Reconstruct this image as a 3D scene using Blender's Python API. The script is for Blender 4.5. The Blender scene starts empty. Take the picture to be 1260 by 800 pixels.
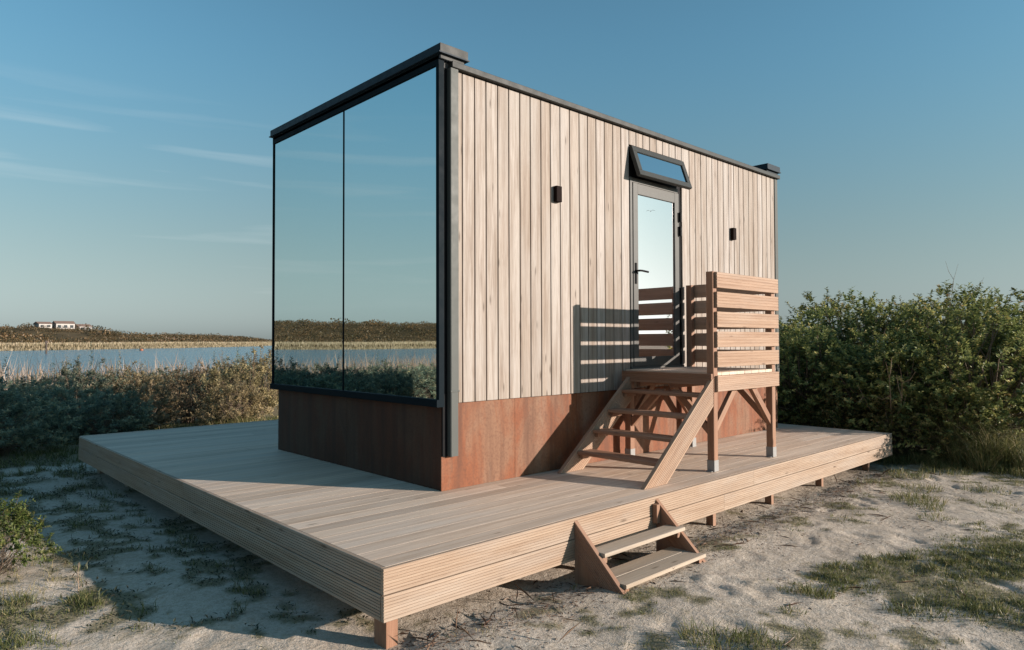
import bpy, math, random
import numpy as np
from mathutils import Vector

R = math.radians
scene = bpy.context.scene
col = scene.collection

# ------------------------------------------------------------------ camera
cam_d = bpy.data.cameras.new("camera")
cam = bpy.data.objects.new("camera", cam_d)
col.objects.link(cam)
cam.location = (-3.3909, -4.4084, 1.2002)
yaw, pitch, roll = 0.7555, 0.0233, -0.0032
fw = Vector((math.sin(yaw)*math.cos(pitch), math.cos(yaw)*math.cos(pitch), math.sin(pitch)))
rt = Vector((math.cos(yaw), -math.sin(yaw), 0)); up = rt.cross(fw)
r2 = rt*math.cos(roll) + up*math.sin(roll); u2 = up*math.cos(roll) - rt*math.sin(roll)
from mathutils import Matrix
cam.rotation_euler = Matrix((r2, u2, -fw)).transposed().to_euler()
cam_d.sensor_width = 36.0
cam_d.lens = 847.98/1260*36
cam_d.clip_start = 0.05
cam_d.clip_end = 4000
scene.camera = cam

# ------------------------------------------------------------------ light
SUN_AZ, SUN_EL = R(34.0), R(13.3)          # azimuth measured from -Y towards +X
to_sun = Vector((math.sin(SUN_AZ)*math.cos(SUN_EL), -math.cos(SUN_AZ)*math.cos(SUN_EL), math.sin(SUN_EL)))
sun_d = bpy.data.lights.new("sun", 'SUN')
sun_d.energy = 4.9
sun_d.angle = R(0.5)
sun_d.color = (1.0, 0.88, 0.78)
sun = bpy.data.objects.new("sun", sun_d)
sun.rotation_euler = to_sun.to_track_quat('Z', 'Y').to_euler()
sun.location = (10, -15, 8)
col.objects.link(sun)

world = bpy.data.worlds.new("World")
scene.world = world
world.use_nodes = True
wn, wl = world.node_tree.nodes, world.node_tree.links
bg = wn["Background"]
sky = wn.new("ShaderNodeTexSky")
sky.sky_type = 'NISHITA'
sky.sun_disc = False
sky.sun_elevation = SUN_EL
sky.sun_rotation = math.atan2(to_sun.x, to_sun.y)
sky.altitude = 0
sky.air_density = 1.0
sky.dust_density = 0.6
sky.ozone_density = 2.0
bg.inputs["Strength"].default_value = 0.098
# thin cirrus streaks low in the sky, laid out by direction
tc = wn.new("ShaderNodeTexCoord")
mp = wn.new("ShaderNodeMapping"); mp.inputs["Rotation"].default_value = (R(6), R(8), R(20)); mp.inputs["Scale"].default_value = (1.6, 1.6, 26)
nz = wn.new("ShaderNodeTexNoise"); nz.inputs["Scale"].default_value = 1.7; nz.inputs["Detail"].default_value = 7; nz.inputs["Roughness"].default_value = .46; nz.inputs["Distortion"].default_value = .4
rp = wn.new("ShaderNodeValToRGB"); rp.color_ramp.elements[0].position = .54; rp.color_ramp.elements[1].position = .80
rp.color_ramp.elements[1].color = (.30, .30, .30, 1)
sep = wn.new("ShaderNodeSeparateXYZ")
er = wn.new("ShaderNodeValToRGB")
e = er.color_ramp.elements
e[0].position = .03; e[0].color = (0, 0, 0, 1); e[1].position = .33; e[1].color = (0, 0, 0, 1)
k = e.new(.09); k.color = (1, 1, 1, 1); k = e.new(.22); k.color = (1, 1, 1, 1)
mu = wn.new("ShaderNodeMath"); mu.operation = 'MULTIPLY'
tint = wn.new("ShaderNodeMix"); tint.data_type = 'RGBA'; tint.blend_type = 'MULTIPLY'; tint.inputs[0].default_value = 1
tint.inputs[7].default_value = (0.72, 1.05, 0.99, 1)
mx = wn.new("ShaderNodeMix"); mx.data_type = 'RGBA'; mx.inputs[7].default_value = (5.2, 5.6, 5.6, 1)
wl.new(tc.outputs["Generated"], mp.inputs[0]); wl.new(mp.outputs[0], nz.inputs["Vector"]); wl.new(nz.outputs["Fac"], rp.inputs[0])
wl.new(tc.outputs["Generated"], sep.inputs[0]); wl.new(sep.outputs["Z"], er.inputs[0])
xr = wn.new("ShaderNodeValToRGB"); xr.color_ramp.elements[0].position = .38; xr.color_ramp.elements[0].color = (1, 1, 1, 1); xr.color_ramp.elements[1].position = .58; xr.color_ramp.elements[1].color = (0, 0, 0, 1)
mu0 = wn.new("ShaderNodeMath"); mu0.operation = 'MULTIPLY'
wl.new(sep.outputs["X"], xr.inputs[0]); wl.new(er.outputs[0], mu0.inputs[0]); wl.new(xr.outputs[0], mu0.inputs[1])
wl.new(rp.outputs[0], mu.inputs[0]); wl.new(mu0.outputs[0], mu.inputs[1])
# low haze: the yellow band near the horizon turns to a neutral blue-grey of the same brightness
bw = wn.new("ShaderNodeRGBToBW"); hc = wn.new("ShaderNodeMix"); hc.data_type = 'RGBA'; hc.blend_type = 'MULTIPLY'; hc.inputs[0].default_value = 1; hc.inputs[7].default_value = (.50, .575, .60, 1)
hr = wn.new("ShaderNodeValToRGB"); hr.color_ramp.interpolation = 'EASE'; hr.color_ramp.elements[0].position = 0; hr.color_ramp.elements[0].color = (.92, .92, .92, 1); hr.color_ramp.elements[1].position = .42; hr.color_ramp.elements[1].color = (0, 0, 0, 1)
hm = wn.new("ShaderNodeMix"); hm.data_type = 'RGBA'
wl.new(sky.outputs[0], bw.inputs[0]); wl.new(bw.outputs[0], hc.inputs[6]); wl.new(sep.outputs["Z"], hr.inputs[0])
wl.new(sky.outputs[0], tint.inputs[6]); wl.new(tint.outputs[2], hm.inputs[6]); wl.new(hc.outputs[2], hm.inputs[7]); wl.new(hr.outputs[0], hm.inputs[0])
wl.new(hm.outputs[2], mx.inputs[6]); wl.new(mu.outputs[0], mx.inputs[0])
wl.new(mx.outputs[2], bg.inputs["Color"])

scene.render.engine = 'CYCLES'
scene.view_settings.view_transform = 'Standard'
scene.view_settings.look = 'None'
scene.view_settings.exposure = 0.72
scene.view_settings.gamma = 1.0
scene.view_settings.use_curve_mapping = False
scene.cycles.max_bounces = 10
scene.cycles.diffuse_bounces = 6
scene.cycles.use_denoising = True

# ------------------------------------------------------------------ helpers: materials
class NT:
    def __init__(s, name):
        s.m = bpy.data.materials.new(name); s.m.use_nodes = True
        s.n = s.m.node_tree.nodes; s.l = s.m.node_tree.links
        s.b = s.n["Principled BSDF"]; s.out = s.n["Material Output"]
    def node(s, t, **kw):
        n = s.n.new(t)
        for k_, v in kw.items():
            setattr(n, k_, v)
        return n
    def put(s, sock, v):
        if isinstance(v, bpy.types.NodeSocket): s.l.new(v, sock)
        elif isinstance(v, (tuple, list)) and len(v) == 3 and sock.type == 'RGBA': sock.default_value = (*v, 1)
        else: sock.default_value = v
    def attr(s, name):
        n = s.node("ShaderNodeAttribute"); n.attribute_name = name; return n
    def noise(s, vec, scale, detail=4, rough=.55, dist=0):
        n = s.node("ShaderNodeTexNoise")
        n.inputs["Scale"].default_value = scale; n.inputs["Detail"].default_value = detail
        n.inputs["Roughness"].default_value = rough; n.inputs["Distortion"].default_value = dist
        if vec is not None: s.l.new(vec, n.inputs["Vector"])
        return n.outputs["Fac"]
    def map(s, vec, scale=(1, 1, 1), loc=(0, 0, 0)):
        n = s.node("ShaderNodeMapping"); n.inputs["Scale"].default_value = scale; n.inputs["Location"].default_value = loc
        s.l.new(vec, n.inputs[0]); return n.outputs[0]
    def ramp(s, fac, *stops):
        n = s.node("ShaderNodeValToRGB"); el = n.color_ramp.elements
        for i, (p_, c) in enumerate(stops):
            q = el[i] if i < 2 else el.new(p_)
            q.position = p_
            c = c if isinstance(c, (tuple, list)) else (c, c, c)
            q.color = (*c, 1)
        s.l.new(fac, n.inputs[0]); return n.outputs[0]
    def mix(s, fac, a, b, mode='MIX'):
        n = s.node("ShaderNodeMix", data_type='RGBA', blend_type=mode)
        s.put(n.inputs[0], fac); s.put(n.inputs[6], a); s.put(n.inputs[7], b); return n.outputs[2]
    def math(s, op, a, b=0.0):
        n = s.node("ShaderNodeMath", operation=op); s.put(n.inputs[0], a); s.put(n.inputs[1], b); return n.outputs[0]
    def bump(s, h, strength=.3, dist=.002):
        n = s.node("ShaderNodeBump"); n.inputs["Strength"].default_value = strength; n.inputs["Distance"].default_value = dist
        s.l.new(h, n.inputs["Height"]); s.l.new(n.outputs[0], s.b.inputs["Normal"])
    def set(s, **kw):
        nm = dict(color="Base Color", rough="Roughness", metal="Metallic", spec="Specular IOR Level", ior="IOR")
        for k_, v in kw.items(): s.put(s.b.inputs[nm[k_]], v)
        return s

M = {}
def wood(name, tones, grain, grey=(.30, .28, .26), weather=.3, rough=.62, stretch=1.0, contrast=1.0):
    t = NT(name)
    co = t.attr("bco").outputs["Vector"]; bid = t.attr("bid").outputs["Fac"]
    base = t.ramp(bid, *[(i/(len(tones)-1), c) for i, c in enumerate(tones)])
    g1 = t.noise(t.map(co, (1.1*stretch, 26, 26)), 1.0, 6, .62, .5)
    base = t.mix(t.ramp(g1, (.34, .55*contrast), (.60, 0.0)), base, grain)
    # cathedral figure
    w = t.node("ShaderNodeTexWave", wave_type='BANDS', bands_direction='Y')
    w.inputs["Scale"].default_value = 9; w.inputs["Distortion"].default_value = 9; w.inputs["Detail"].default_value = 2
    w.inputs["Detail Scale"].default_value = .5
    t.l.new(t.map(co, (.55*stretch, 3.2, 3.2)), w.inputs["Vector"])
    base = t.mix(t.ramp(w.outputs["Fac"], (.0, .30*contrast), (.22, 0.0)), base, grain)
    g2 = t.noise(t.map(co, (7, 150, 150)), 1.0, 3, .6)
    base = t.mix(t.ramp(g2, (.35, .22*contrast), (.55, 0.0)), base, tuple(c*.7 for c in grain))
    # weathering stains
    ws = t.noise(t.map(co, (.9, 5, 5)), 1.0, 4, .6)
    base = t.mix(t.ramp(ws, (.45, 0.0), (.75, weather)), base, grey)
    # knots
    v = t.node("ShaderNodeTexVoronoi"); v.inputs["Scale"].default_value = 1.0
    t.l.new(t.map(co, (2.1, 9, 9)), v.inputs["Vector"])
    base = t.mix(t.ramp(v.outputs["Distance"], (.04, .75), (.12, 0.0)), base, tuple(c*.45 for c in grain))
    t.set(color=base, rough=rough, spec=.25)
    t.bump(g1, .25, .0015)
    M[name] = t.m
wood("larch_cladding", [(0.353, 0.299, 0.255), (0.403, 0.357, 0.32), (0.317, 0.256, 0.205), (0.425, 0.382, 0.352), (0.353, 0.303, 0.262), (0.292, 0.234, 0.187), (0.396, 0.346, 0.309), (0.331, 0.285, 0.248)], (.165, .115, .08), (.35, .325, .30), .55, contrast=1.35)
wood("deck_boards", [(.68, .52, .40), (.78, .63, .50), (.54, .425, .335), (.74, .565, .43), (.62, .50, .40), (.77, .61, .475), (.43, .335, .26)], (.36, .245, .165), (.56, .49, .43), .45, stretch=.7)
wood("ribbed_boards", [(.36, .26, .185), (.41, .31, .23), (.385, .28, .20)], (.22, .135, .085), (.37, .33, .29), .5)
wood("railing_boards", [(.35, .225, .15), (.40, .27, .19), (.37, .245, .165)], (.21, .115, .07), (.36, .30, .25), .4)
wood("tread_timber", [(.40, .325, .25), (.44, .36, .28)], (.27, .20, .14), (.40, .36, .32), .5, stretch=.7)
wood("stair_timber", [(.30, .16, .10), (.34, .20, .13), (.27, .145, .09)], (.18, .085, .05), (.33, .27, .22), .25)

def simple(name, c, rough, metal=0.0, var=.12, scale=9.0, spec=.5):
    t = NT(name)
    tcn = t.node("ShaderNodeTexCoord").outputs["Object"]
    n1 = t.noise(tcn, scale, 5, .6)
    t.set(color=t.mix(n1, tuple(v*(1-var) for v in c), tuple(min(1, v*(1+var)) for v in c)), metal=metal, spec=spec,
          rough=t.ramp(t.noise(tcn, scale*4, 3), (.3, max(.02, rough-.06)), (.7, rough+.06)))
    M[name] = t.m
simple("bronze_metal", (.10, .097, .09), .45, 0, .08, 4, .2)
simple("trim_metal", (.04, .042, .04), .5, 0, .06, 3, .15)
simple("pipe_metal", (.085, .09, .084), .5, 0, .06, 3, .15)
simple("roof_metal", (.016, .026, .036), .5, 0, .06, 3, .12)
simple("black_metal", (.008, .008, .009), .6, 0, .1, 5, .08)
simple("frame_dark", (.007, .012, .016), .55, 0, .05, 3, .03)
simple("steel", (.27, .265, .255), .5, 0, .1, 9, .3)
simple("membrane", (.06, .06, .06), .8)
simple("white_render", (.42, .39, .36), .7)
simple("roof_tile", (.20, .13, .10), .8)
simple("window_dark", (.03, .035, .04), .1)
simple("bark", (.14, .10, .07), .85, 0, .4, 30)
simple("twig", (.26, .19, .13), .8, 0, .3, 30)
simple("pole_wood", (.07, .05, .04), .8)
simple("buoy_orange", (.30, .10, .04), .5)
simple("gull_white", (.6, .6, .6), .7)
simple("lamp_body", (.012, .007, .006), .7, 0, .1, 9, .05)
simple("gravel_dark", (.05, .045, .04), .9)

def mirror(name, tint_c, rough=.0, base=(.01, .015, .017), fac=.9):
    t = NT(name)
    g = t.node("ShaderNodeBsdfGlossy"); g.inputs["Color"].default_value = (*tint_c, 1); g.inputs["Roughness"].default_value = rough
    tcn = t.node("ShaderNodeTexCoord").outputs["Object"]
    bmp = t.node("ShaderNodeBump"); bmp.inputs["Strength"].default_value = .05; bmp.inputs["Distance"].default_value = .02
    t.l.new(t.noise(tcn, .8, 1), bmp.inputs["Height"]); t.l.new(bmp.outputs[0], g.inputs["Normal"])
    t.set(color=base, rough=.1)
    m_ = t.node("ShaderNodeMixShader"); m_.inputs[0].default_value = fac
    t.l.new(t.b.outputs[0], m_.inputs[1]); t.l.new(g.outputs[0], m_.inputs[2]); t.l.new(m_.outputs[0], t.out.inputs[0])
    M[name] = t.m
mirror("mirror_glass", (.58, .65, .65))
mirror("door_glass", (.97, .86, .86), fac=.86)
mirror("vent_glass", (.75, .8, .8), fac=.85)

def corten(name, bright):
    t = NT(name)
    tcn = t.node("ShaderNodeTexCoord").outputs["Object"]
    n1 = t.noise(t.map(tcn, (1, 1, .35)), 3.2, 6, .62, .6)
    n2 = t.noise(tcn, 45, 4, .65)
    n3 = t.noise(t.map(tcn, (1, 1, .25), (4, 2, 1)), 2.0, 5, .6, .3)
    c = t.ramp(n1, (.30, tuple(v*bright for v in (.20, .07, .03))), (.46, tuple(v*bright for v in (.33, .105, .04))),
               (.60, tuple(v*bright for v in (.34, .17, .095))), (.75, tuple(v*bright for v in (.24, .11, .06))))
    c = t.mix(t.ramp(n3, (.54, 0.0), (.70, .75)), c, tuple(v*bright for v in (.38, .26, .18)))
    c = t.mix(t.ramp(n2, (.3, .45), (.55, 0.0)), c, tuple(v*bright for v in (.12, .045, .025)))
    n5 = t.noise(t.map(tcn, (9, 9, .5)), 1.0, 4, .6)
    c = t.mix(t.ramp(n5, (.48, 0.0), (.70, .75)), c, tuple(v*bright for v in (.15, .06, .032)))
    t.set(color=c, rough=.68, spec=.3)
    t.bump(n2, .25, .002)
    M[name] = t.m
corten("corten_steel", .60)
corten("shaded_corten", .18)  # darker copy for the mirror-end plinth, its shade put into the colour

def leafmat(name, stops, trans=.38, rough=.45):
    t = NT(name)
    tone = t.attr("tone").outputs["Fac"]
    c = t.ramp(tone, *stops)
    oi = t.node("ShaderNodeObjectInfo")
    hs = t.node("ShaderNodeHueSaturation")
    t.put(hs.inputs["Value"], t.math('ADD', t.math('MULTIPLY', oi.outputs["Random"], .6), .75))
    t.put(hs.inputs["Hue"], t.math('ADD', t.math('MULTIPLY', oi.outputs["Random"], .045), .470))
    t.l.new(c, hs.inputs["Color"])
    c = hs.outputs[0]
    t.set(color=c, rough=rough, spec=.3)
    tr = t.node("ShaderNodeBsdfTranslucent"); t.l.new(c, tr.inputs[0])
    m_ = t.node("ShaderNodeMixShader"); m_.inputs[0].default_value = trans
    t.l.new(t.b.outputs[0], m_.inputs[1]); t.l.new(tr.outputs[0], m_.inputs[2]); t.l.new(m_.outputs[0], t.out.inputs[0])
    M[name] = t.m
leafmat("buckthorn_leaf", [(0, (.10, .14, .11)), (.5, (.23, .28, .20)), (.78, (.38, .35, .21)), (1, (.54, .43, .25))])
leafmat("sunlit_leaf", [(0, (.16, .13, .07)), (.5, (.36, .30, .155)), (1, (.54, .43, .24))])  # buckthorn leaf for sunlit bushes, the sun's gold put into the colour
leafmat("hedge_leaf", [(0, (.07, .095, .035)), (.42, (.19, .21, .07)), (.75, (.36, .34, .12)), (1, (.50, .36, .16))])
leafmat("shrub_leaf", [(0, (.05, .08, .02)), (.6, (.12, .14, .04)), (1, (.22, .19, .07))])
leafmat("grass_blade", [(0, (.06, .07, .025)), (.45, (.115, .13, .045)), (.75, (.25, .21, .10)), (1, (.42, .33, .19))])
leafmat("weed_leaf", [(0, (.03, .04, .02)), (.7, (.06, .065, .035)), (1, (.14, .10, .06))])
leafmat("reed_blade", [(0, (.15, .13, .07)), (.4, (.30, .235, .145)), (1, (.50, .41, .29))], .2)
leafmat("far_scrub", [(0, (.03, .03, .014)), (.5, (.075, .056, .026)), (1, (.15, .09, .042))], .1)
leafmat("litter", [(0, (.07, .045, .03)), (.5, (.16, .10, .06)), (1, (.30, .22, .14))], .05)

# sand and terrain
def terrain_mat():
    t = NT("sand_ground")
    tcn = t.node("ShaderNodeTexCoord").outputs["Object"]
    veg = t.attr("veg").outputs["Fac"]; far = t.attr("far").outputs["Fac"]
    n1 = t.noise(tcn, 1.3, 6, .6, .3); n2 = t.noise(tcn, 60, 5, .7); n3 = t.noise(tcn, 9, 5, .65)
    sand = t.ramp(n1, (.3, (.47, .40, .325)), (.5, (.57, .49, .405)), (.72, (.64, .555, .465)))
    sand = t.mix(t.ramp(n2, (.35, .45), (.55, 0.0)), sand, (.36, .29, .22))
    sand = t.mix(t.ramp(n3, (.50, 0.0), (.70, .5)), sand, (.44, .355, .265))
    n4 = t.noise(tcn, 26, 6, .75)
    sand = t.mix(t.ramp(n4, (.40, .55), (.54, 0.0)), sand, (.36, .285, .21))
    sand = t.mix(t.ramp(t.noise(tcn, 150, 2, .6), (.60, 0.0), (.68, .7)), sand, (.14, .11, .085))
    soil = t.ramp(n2, (.3, (.13, .11, .065)), (.7, (.34, .29, .195)))
    fr = t.ramp(t.noise(tcn, .06, 6, .65), (.35, (.05, .04, .02)), (.5, (.085, .062, .032)), (.65, (.14, .10, .055)))
    c = t.mix(veg, sand, soil); c = t.mix(far, c, fr)
    t.set(color=c, rough=.95, spec=.1)
    h = t.math('ADD', t.math('MULTIPLY', n2, .35), n3)
    t.bump(t.math('ADD', h, t.math('MULTIPLY', t.noise(tcn, 22, 5, .75), 1.3)), .75, .014)
    M["sand_ground"] = t.m
terrain_mat()
def water_mat():
    t = NT("lake_water")
    tcn = t.node("ShaderNodeTexCoord").outputs["Object"]
    t.set(color=(.07, .20, .29), rough=.12, ior=1.33)
    h = t.math('ADD', t.noise(t.map(tcn, (1, 1.6, 1)), 1.4, 3), t.noise(tcn, .25, 2))
    t.bump(h, .8, .35)
    M["lake_water"] = t.m
water_mat()

# ------------------------------------------------------------------ helpers: geometry
def V(*a): return np.array(a, float)
def unit(a): a = np.asarray(a, float); return a/np.linalg.norm(a)
rng = np.random.default_rng(7)

class MB:
    def __init__(s): s.v = []; s.f = []; s.bco = []; s.bid = []
    def prism(s, prof, A, B, u, v, cutA=None, cutB=None, bid=None):
        A, B, u, v = V(*A), V(*B), unit(u), unit(v)
        d = unit(B-A); L = np.linalg.norm(B-A)
        cutA = d if cutA is None else unit(cutA); cutB = d if cutB is None else unit(cutB)
        off = rng.uniform(-40, 40, 3); bid = rng.random() if bid is None else bid
        n = len(prof); i0 = len(s.v)
        for end, cut in ((A, cutA), (B, cutB)):
            for (a, b) in prof:
                P = end + a*u + b*v
                P = P - d*(((P-end)@cut)/(d@cut))
                s.v.append(P); s.bco.append(off + V((P-A)@d, a, b)); s.bid.append(bid)
        if np.cross(u, v)@d < 0: order = list(range(n))[::-1]
        else: order = list(range(n))
        s.f.append([i0+i for i in order[::-1]]); s.f.append([i0+n+i for i in order])
        for k_ in range(n):
            a, b = order[k_], order[(k_+1) % n]
            s.f.append([i0+a, i0+b, i0+n+b, i0+n+a])
    def board(s, A, B, u, v, w, t, ribs=0, rd=.004, ch=.002, **kw):
        h, q = w/2, t/2
        pr = [(-h+ch, -q), (h-ch, -q), (h, -q+ch), (h, q-ch), (h-ch, q)]
        if ribs:
            p_ = (w-2*ch)/ribs
            for i in range(ribs):
                e_ = h-ch - (i+1)*p_
                if i < ribs-1:
                    pr += [(e_+p_*.32, q), (e_+p_*.24, q-rd), (e_+p_*.06, q-rd), (e_, q)]
        pr += [(-h+ch, q), (-h, q-ch), (-h, -q+ch)]
        s.prism(pr, A, B, u, v, **kw)
    def box(s, x0, x1, y0, y1, z0, z1, ch=.0015, axis=None, **kw):
        dx, dy, dz = x1-x0, y1-y0, z1-z0
        cx, cy, cz = (x0+x1)/2, (y0+y1)/2, (z0+z1)/2
        ch = min(ch, .2*min(dx, dy, dz))
        if axis is None: axis = 'xyz'[int(np.argmax([dx, dy, dz]))]
        if axis == 'x': s.board((x0, cy, cz), (x1, cy, cz), (0, 1, 0), (0, 0, 1), dy, dz, ch=ch, **kw)
        elif axis == 'y': s.board((cx, y0, cz), (cx, y1, cz), (1, 0, 0), (0, 0, 1), dx, dz, ch=ch, **kw)
        else: s.board((cx, cy, z0), (cx, cy, z1), (1, 0, 0), (0, 1, 0), dx, dy, ch=ch, **kw)
    def tube(s, pts, rad, n=6):
        pts = [V(*p_) for p_ in pts]; i0 = len(s.v)
        rad = rad if isinstance(rad, (list, tuple)) else [rad]*len(pts)
        for i, p_ in enumerate(pts):
            d = unit(pts[min(i+1, len(pts)-1)] - pts[max(i-1, 0)])
            a = unit(np.cross(d, V(.31, .2, .93) if abs(d[2]) < .9 else V(1, 0, 0))); b = np.cross(d, a)
            for k_ in range(n):
                t_ = 2*math.pi*k_/n
                s.v.append(p_ + rad[i]*(a*math.cos(t_)+b*math.sin(t_))); s.bco.append(V(i*.1, k_*.01, 0)); s.bid.append(.5)
        for i in range(len(pts)-1):
            for k_ in range(n):
                k2 = (k_+1) % n
                s.f.append([i0+i*n+k_, i0+i*n+k2, i0+(i+1)*n+k2, i0+(i+1)*n+k_])
        s.f.append([i0+k_ for k_ in range(n)][::-1]); s.f.append([i0+(len(pts)-1)*n+k_ for k_ in range(n)])
    def poly(s, ring, thick_dir, t):
        ring = [V(*p_) for p_ in ring]; n = len(ring); i0 = len(s.v); dvec = unit(thick_dir)*t
        off = rng.uniform(-40, 40, 3)
        nrm = sum(np.cross(ring[i]-ring[0], ring[(i+1) % n]-ring[0]) for i in range(n))
        if nrm@dvec < 0: ring = ring[::-1]
        for q in (0, 1):
            for p_ in ring: s.v.append(p_+q*dvec); s.bco.append(off+V(p_[2], p_[1]*.7+p_[0], 0)); s.bid.append(.4)
        s.f.append([i0+i for i in range(n)][::-1]); s.f.append([i0+n+i for i in range(n)])
        for i in range(n):
            j = (i+1) % n; s.f.append([i0+i, i0+j, i0+n+j, i0+n+i])
    def build(s, name, mat, parent=None, base=None):
        if parent is not None: base = np.array(root_base(parent))
        elif base is None: base = V(0, 0, 0)
        else: base = V(*base)
        me = bpy.data.meshes.new(name)
        me.from_pydata([tuple(p_-base) for p_ in s.v], [], s.f)
        a = me.attributes.new("bco", 'FLOAT_VECTOR', 'POINT'); a.data.foreach_set("vector", np.array(s.bco, np.float32).ravel())
        a = me.attributes.new("bid", 'FLOAT', 'POINT'); a.data.foreach_set("value", np.array(s.bid, np.float32))
        me.materials.append(M[mat]); me.update()
        o = bpy.data.objects.new(name, me); col.objects.link(o)
        if parent is not None: o.parent = parent
        else: o.location = tuple(base)
        return o
def root_base(o):
    while o.parent is not None: o = o.parent
    return tuple(o.location)

def tag(o, label=None, cat=None, group=None, kind=None):
    if label: o["label"] = label
    if cat: o["category"] = cat
    if group: o["group"] = group
    if kind: o["kind"] = kind
    return o
def thing(name, loc, label, cat, group=None):
    o = bpy.data.objects.new(name, None); o.empty_display_size = .2
    o.location = loc; col.objects.link(o)
    return tag(o, label, cat, group)
def copy_tree(o, parent=None):
    c = o.copy(); col.objects.link(c)
    if parent is not None: c.parent = parent
    for ch in o.children: copy_tree(ch, c)
    return c
def fast_mesh(name, verts, faces_flat, loop_tot, tone, mat):
    me = bpy.data.meshes.new(name)
    nv, nf = len(verts), len(loop_tot)
    me.vertices.add(nv); me.vertices.foreach_set("co", np.asarray(verts, np.float32).ravel())
    me.loops.add(len(faces_flat)); me.loops.foreach_set("vertex_index", np.asarray(faces_flat, np.int32))
    me.polygons.add(nf)
    st = np.concatenate([[0], np.cumsum(loop_tot)[:-1]]).astype(np.int32)
    me.polygons.foreach_set("loop_start", st); me.polygons.foreach_set("loop_total", np.asarray(loop_tot, np.int32))
    me.update(calc_edges=True)
    a = me.attributes.new("tone", 'FLOAT', 'POINT'); a.data.foreach_set("value", np.asarray(tone, np.float32))
    me.materials.append(M[mat]); me.validate()
    return me
def leaves_mesh(name, P, D, N, L, W, tone, mat, fold=.35):
    n = len(P)
    D = D/np.linalg.norm(D, axis=1, keepdims=True)
    S = np.cross(D, N); S /= (np.linalg.norm(S, axis=1, keepdims=True)+1e-9)
    U = np.cross(S, D)
    L = np.broadcast_to(L, (n,))[:, None]; W = np.broadcast_to(W, (n,))[:, None]
    v = np.empty((n, 4, 3))
    v[:, 0] = P; v[:, 1] = P + D*L*.45 + S*W*.5 + U*W*fold*.5
    v[:, 2] = P + D*L - U*L*.12; v[:, 3] = P + D*L*.45 - S*W*.5 + U*W*fold*.5
    i = np.arange(n)[:, None]*4
    f = np.concatenate([i, i+1, i+2, i, i+2, i+3], 1).ravel()
    return fast_mesh(name, v.reshape(-1, 3), f, np.full(2*n, 3), np.repeat(tone, 4), mat)
def blades_mesh(name, P, D, bend, L, W, tone, mat):
    n = len(P); L = np.broadcast_to(L, (n,))[:, None]; W = np.broadcast_to(W, (n,))[:, None]
    th = rng.uniform(0, 2*math.pi, n); S = np.stack([np.cos(th), np.sin(th), np.zeros(n)], 1)
    v = np.empty((n, 5, 3)); mid = P + D*L*.55 + bend*L*.15; tip = P + D*L*.95 + bend*L*.55
    v[:, 0] = P-S*W*.5; v[:, 1] = P+S*W*.5; v[:, 2] = mid+S*W*.4; v[:, 3] = mid-S*W*.4; v[:, 4] = tip
    i = np.arange(n)[:, None]*5
    f = np.concatenate([i, i+1, i+2, i+3, i+3, i+2, i+4], 1).ravel()
    return fast_mesh(name, v.reshape(-1, 3), f, np.tile([4, 3], n), np.repeat(tone, 5), mat)

# value noise
def _h(i, j, sd):
    x = (i*374761393 + j*668265263 + sd*974634777) & 0xffffffff
    x = ((x ^ (x >> 13))*1274126177) & 0xffffffff
    return ((x ^ (x >> 16)) & 0xffff)/65535.0
def vnoise(x, y, sd=0):
    xi, yi = np.floor(x).astype(np.int64), np.floor(y).astype(np.int64)
    fx, fy = x-xi, y-yi; fx = fx*fx*(3-2*fx); fy = fy*fy*(3-2*fy)
    a, b, c, d = _h(xi, yi, sd), _h(xi+1, yi, sd), _h(xi, yi+1, sd), _h(xi+1, yi+1, sd)
    return (a*(1-fx)+b*fx)*(1-fy) + (c*(1-fx)+d*fx)*fy
def fbm(x, y, sd=0, o=4):
    r, a, s_ = 0, .5, 0
    for k_ in range(o):
        r = r + a*vnoise(x, y, sd+k_); s_ += a; a *= .5; x, y = x*2.03+5.1, y*2.03+1.7
    return r/s_
def sstep(a, b, x): t = np.clip((x-a)/(b-a), 0, 1); return t*t*(3-2*t)

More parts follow.
